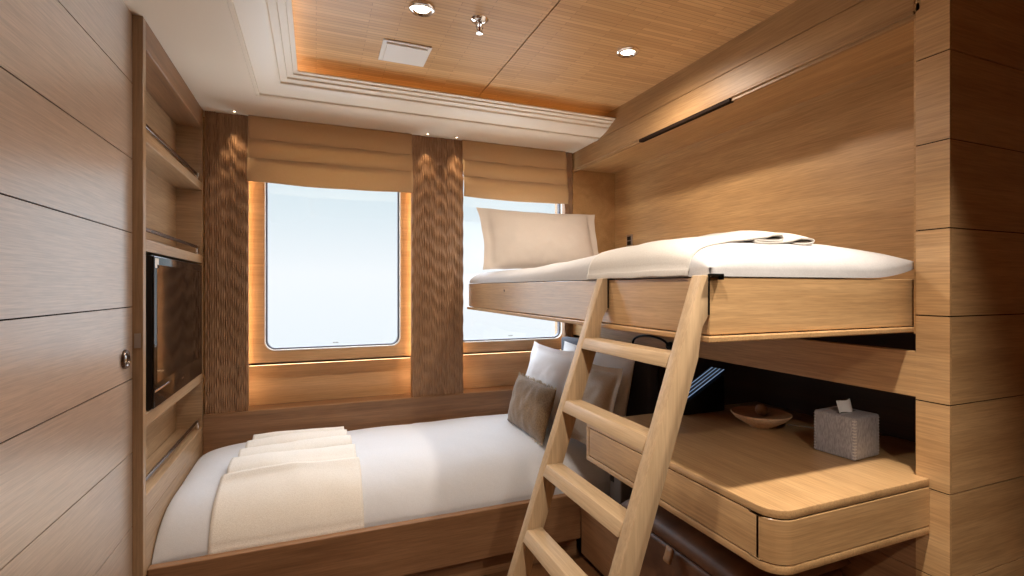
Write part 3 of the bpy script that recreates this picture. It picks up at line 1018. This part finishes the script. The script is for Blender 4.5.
# bowl and ball
BC = (1.64, 1.45, 0.75)
mb = MB()
mb.lathe([(0.0, 0.0005), (0.040, 0.0005), (0.043, 0.006), (0.062, 0.015), (0.094, 0.035), (0.109, 0.052), (0.110, 0.055), (0.107, 0.0565)], BC, 40)
bw = thing('bowl', BC, 'shallow pale wooden bowl on the desk', 'bowl')
mb.build('shell', M['bowl'], bw, smooth=50)
mb = MB(); mb.lathe([(0.107, 0.0565), (0.090, 0.051), (0.060, 0.045), (0.0, 0.042)], BC, 40); mb.build('inside', M['bowl_in'], bw, smooth=50)
mb = MB()
mb.lathe([(0.0, 0.0)] + [(0.024 * math.sin(PI * k / 14), 0.024 - 0.024 * math.cos(PI * k / 14)) for k in range(1, 14)] + [(0.0, 0.048)], (BC[0] + 0.005, BC[1] - 0.0, BC[2] + 0.0425), 24)
tag(mb.build('wooden_ball', M['ball'], loc=(BC[0], BC[1], BC[2] + 0.0425), smooth=80, weld=True), 'small brown wooden ball lying in the pale bowl', 'ball')
mb = MB()
mb.tube([(1.752, 1.42, 0.7535), (1.80, 1.36, 0.7535), (1.86, 1.27, 0.7535), (1.93, 1.20, 0.7535), (1.98, 1.18, 0.7535)], 0.0028, 8)
tag(mb.build('cable', M['cable'], loc=(1.8, 1.3, 0.752), smooth=60), 'thin grey cable on the desk between bowl and tissue box', 'cable')

# desk device with a tilted display
dd = thing('telephone', (1.6, 1.73, 0.75), 'black desk telephone with a tilted display bearing painted reflections behind the ladder', 'telephone')
mb = MB()
mb.prism([(1.46, 0.7505), (1.70, 0.7505), (1.70, 0.905), (1.685, 0.912), (1.46, 0.790)], 'y', 1.695, 1.775, 0.004, 2)
mb.build('housing', M['black_plastic'], dd, smooth=35)
mb = MB()
d0 = Vector((1.452, 0, 0.797)); d1 = Vector((1.700, 0, 0.931))
nrm = Vector((-(d1 - d0).z, 0, (d1 - d0).x)).normalized() * 0.006
prof = [(d0.x, d0.z), (d1.x, d1.z), (d1.x + nrm.x, d1.z + nrm.z), (d0.x + nrm.x, d0.z + nrm.z)]
mb.prism(prof, 'y', 1.69, 1.779, 0.001, 1)
mb.build('display', M['display'], dd)

# reading lamp with a gooseneck on the beam
rl = thing('reading_lamp', (1.645, 2.2, 1.05), 'thin black gooseneck reading lamp curving from the beam', 'reading lamp')
pts = []
for k in range(17):
    a = PI * k / 16
    pts.append((1.628 - 0.02 * math.sin(a), 2.09 - 0.125 * -math.cos(a) * -1 if False else 2.135 + 0.145 * math.cos(PI - a), 1.01 + 0.055 * math.sin(a) ** 0.8 - 0.03 * (k / 16)))
mb = MB().tube(pts, 0.0065, 10); mb.build('gooseneck', M['black_metal'], rl, smooth=60)
mb = MB(); mb.lathe([(0.0, 0.010), (0.018, 0.009), (0.020, 0.0), (0.020, -0.008)], (1.637, 1.99, 1.012), 20, Matrix.Rotation(-PI / 2, 4, 'Y')); mb.build('mount', M['black_metal'], rl, smooth=40)
mb = MB().tube([pts[-1], (1.628, 2.281, 0.976), (1.628, 2.281, 0.970)], [0.007, 0.012, 0.013], 12); mb.build('lamp_head', M['black_metal'], rl, smooth=40)

# post with a socket at the far end of the desk
sp = thing('socket_post', (1.36, 1.97, 0.262), 'grey post with a black socket between desk and lower bed', 'socket post')
mb = MB(); mb.box(1.33, 1.40, 1.960, 2.060, 0.2625, 0.50, 0.008, 3); mb.build('body', M['grey_paint'], sp, smooth=40)
MB().box(1.3265, 1.3305, 2.015, 2.045, 0.365, 0.415, 0.002, 1).build('socket', M['black_plastic'], sp)

# leather ottoman
ot = thing('ottoman', (1.4, 1.4, 0), 'brown leather storage ottoman with padded lid under the desk', 'ottoman')
mb = MB(); mb.box(1.178, 1.62, 1.10, 1.715, 0.004, 0.372, 0.02, 4); mb.build('body', M['leather'], ot, smooth=50)
mb = MB()
def lid(sgn):
    def fn(p, q):
        a = smooth_param(p); b2 = smooth_param(q)
        f = (1 - abs(a) ** 7) ** 0.45 * (1 - abs(b2) ** 8) ** 0.45
        x = 1.395 + 0.232 * a; y = 1.405 + 0.32 * b2
        return (x, y, 0.400 + (0.055 if sgn > 0 else -0.0265) * f + (0.004 * nz(x * 9, y * 9, 3) * f if sgn > 0 else 0))
    return fn
mb.grid(lid(1), 40, 50); l2 = lid(-1); mb.grid(lambda p, q: l2(1 - p, q), 40, 50)
mb.build('lid', M['leather'], ot, smooth=60, weld=True)
mb = MB()
tabp = []
def tabf(u, v):
    a = PI * u
    return (1.158 - 0.016 * math.sin(a), 1.385 + 0.035 * v, 0.388 - 0.045 * math.sin(a) ** 0.7 * 1 + (0.0 if u < 0.5 else -0.004))
mb.grid(tabf, 12, 3)
o = mb.build('pull_tab', M['leather_tab'], ot, smooth=60)
o.modifiers.new('thick', 'SOLIDIFY').thickness = 0.003
tag(o, 'tan leather pull tab')

# ------------------------------------------------------------------ ceiling fittings
def downlight(x, y, label):
    root = thing('downlight', (x, y, ZC), label, 'downlight', 'ceiling downlights')
    mb = MB()
    mb.lathe([(0.030, -0.004), (0.034, -0.010), (0.044, -0.010), (0.049, -0.006), (0.050, 0.001)], (x, y, ZC), 36)
    mb.build('ring', M['chrome'], root, smooth=40)
    mb = MB(); mb.lathe([(0.0, -0.0035), (0.031, -0.0035)], (x, y, ZC), 28); mb.build('lens', M['lens'], root)
    return root
DL = [(0.372, 1.857), (1.296, 1.855)]
r0 = downlight(DL[0][0], DL[0][1], 'chrome downlight in the left ceiling panel near the vent')
copy_tree(r0, (DL[1][0], DL[1][1], ZC), 'chrome downlight in the right ceiling panel above the upper bunk')

def spot(name, loc, energy, size, blend, rad, color, target=None):
    l = bpy.data.lights.new(name, 'SPOT')
    l.energy = energy; l.spot_size = math.radians(size); l.spot_blend = blend; l.shadow_soft_size = rad
    l.color = color
    o = bpy.data.objects.new(name, l); col.objects.link(o); o.location = loc
    if target is not None:
        o.rotation_euler = (Vector(target) - Vector(loc)).to_track_quat('-Z', 'Y').to_euler()
    return o
WARM = (1.0, 0.90, 0.78)
for x, y, e, sz, bl, tx, ty in ((0.372, 1.857, 40, 168, 1.0, 0.372, 1.857), (1.296, 1.855, 50, 172, 1.0, 1.296, 1.855),
                               (0.372, 0.60, 62, 104, 0.6, 0.372, 0.60), (1.296, 0.60, 112, 74, 0.8, 1.08, 0.68), (0.372, -0.65, 80, 54, 0.8, 0.95, 0.60)):  # last lamp, unseen behind the camera, is added fill for the desk end
    spot('downlight_or_fill_lamp', (x, y, ZC - 0.016), e, sz, bl, 0.03, WARM, (tx, ty, 0.6))

SP = [(-0.40, 2.945), (0.625, 2.945), (0.805, 2.945)]
def mini(x, y, label):
    root = thing('soffit_spot', (x, y, ZS), label, 'small spotlight', 'tiny spots over the columns')
    MB().lathe([(0.004, -0.002), (0.008, -0.003), (0.010, 0.0)], (x, y, ZS), 16).build('ring', M['chrome'], root, smooth=40)
    MB().lathe([(0.0, -0.0022), (0.005, -0.0022)], (x, y, ZS), 12).build('lens', M['bulb'], root)
    return root
m0 = mini(SP[0][0], SP[0][1], 'tiny ceiling spot shining on the column left of the large window')
copy_tree(m0, (SP[1][0], SP[1][1], ZS), 'left one of the tiny spots over the middle column')
copy_tree(m0, (SP[2][0], SP[2][1], ZS), 'right one of the tiny spots over the middle column')
for x, y in SP:
    spot('soffit_lamp', (x, y, ZS - 0.006), 4.5, 50, 1.0, 0.006, (1.0, 0.74, 0.45), (x, YB - 0.01, ZS - 0.5))

# sprinkler
sk = thing('sprinkler', (0.60, 1.855, ZC), 'chrome sprinkler head hanging from the wooden ceiling', 'sprinkler')
mb = MB(); mb.lathe([(0.0, -0.012), (0.018, -0.011), (0.030, -0.006), (0.036, 0.0)], (0.60, 1.855, ZC), 28); mb.build('rose', M['chrome'], sk, smooth=50)
mb = MB()
mb.tube([(0.60, 1.855, ZC - 0.008), (0.60, 1.855, ZC - 0.020)], 0.010, 14)
for s2 in (-1, 1):
    mb.tube([(0.60 + s2 * 0.008, 1.855, ZC - 0.018), (0.60 + s2 * 0.013, 1.855, ZC - 0.030), (0.60 + s2 * 0.009, 1.855, ZC - 0.042), (0.60, 1.855, ZC - 0.050)], 0.0028, 8)
mb.build('yoke', M['chrome'], sk, smooth=50)
mb = MB(); mb.tube([(0.60, 1.855, ZC - 0.020), (0.60, 1.855, ZC - 0.048)], 0.003, 8); mb.build('bulb', plain('sprinkler_bulb', (150, 60, 40), 0.2), sk, smooth=50)
mb = MB(); mb.lathe([(0.0, -0.055), (0.013, -0.054), (0.013, -0.051), (0.0, -0.050)], (0.60, 1.855, ZC), 20); mb.build('deflector', M['chrome'], sk, smooth=40)

# vent plate
vp = thing('ceiling_vent', (0.37, 2.25, ZC), 'white rectangular vent plate on the wooden ceiling', 'vent')
mb = MB(); mb.box(0.265, 0.475, 2.14, 2.34, ZC - 0.006, ZC - 0.0005, 0.002, 2); mb.build('frame', M['white_plastic'], vp)
mb = MB(); mb.box(0.282, 0.458, 2.157, 2.323, ZC - 0.013, ZC - 0.006, 0.002, 2); mb.build('plate', M['white_plastic'], vp)

# ------------------------------------------------------------------ daylight
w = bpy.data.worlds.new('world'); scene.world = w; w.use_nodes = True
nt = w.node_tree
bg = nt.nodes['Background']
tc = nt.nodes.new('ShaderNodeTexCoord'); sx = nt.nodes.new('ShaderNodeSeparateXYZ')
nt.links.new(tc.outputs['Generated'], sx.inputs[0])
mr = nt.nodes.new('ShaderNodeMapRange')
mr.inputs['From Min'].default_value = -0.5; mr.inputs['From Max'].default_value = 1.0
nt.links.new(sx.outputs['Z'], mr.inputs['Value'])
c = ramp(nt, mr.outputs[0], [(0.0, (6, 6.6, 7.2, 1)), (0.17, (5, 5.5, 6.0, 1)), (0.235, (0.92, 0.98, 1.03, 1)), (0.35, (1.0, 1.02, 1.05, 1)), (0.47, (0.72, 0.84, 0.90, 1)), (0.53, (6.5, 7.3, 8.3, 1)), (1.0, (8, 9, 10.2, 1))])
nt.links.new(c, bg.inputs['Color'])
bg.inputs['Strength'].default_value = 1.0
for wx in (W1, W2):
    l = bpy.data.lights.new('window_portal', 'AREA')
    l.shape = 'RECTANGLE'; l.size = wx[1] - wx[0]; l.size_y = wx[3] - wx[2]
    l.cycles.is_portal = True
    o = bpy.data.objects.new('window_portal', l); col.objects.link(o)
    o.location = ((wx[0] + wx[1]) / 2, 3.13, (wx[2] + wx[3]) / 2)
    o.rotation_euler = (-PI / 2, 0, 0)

# ------------------------------------------------------------------ camera and view
cam = bpy.data.cameras.new('camera')
cam.sensor_width = 36; cam.lens = 492 / 1024 * 36
cam.clip_start = 0.02
co = bpy.data.objects.new('camera', cam); col.objects.link(co)
co.location = (0, 0, CAMZ)
co.rotation_euler = (PI / 2, 0, math.radians(-21.7))
scene.camera = co
vs = scene.view_settings
scene.display_settings.display_device = 'sRGB'
vs.view_transform = 'Standard'; vs.look = 'None'; vs.gamma = 1.0; vs.use_curve_mapping = False
vs.exposure = 0.12
for o in bpy.data.objects:
    if '_base' in o:
        del o['_base']
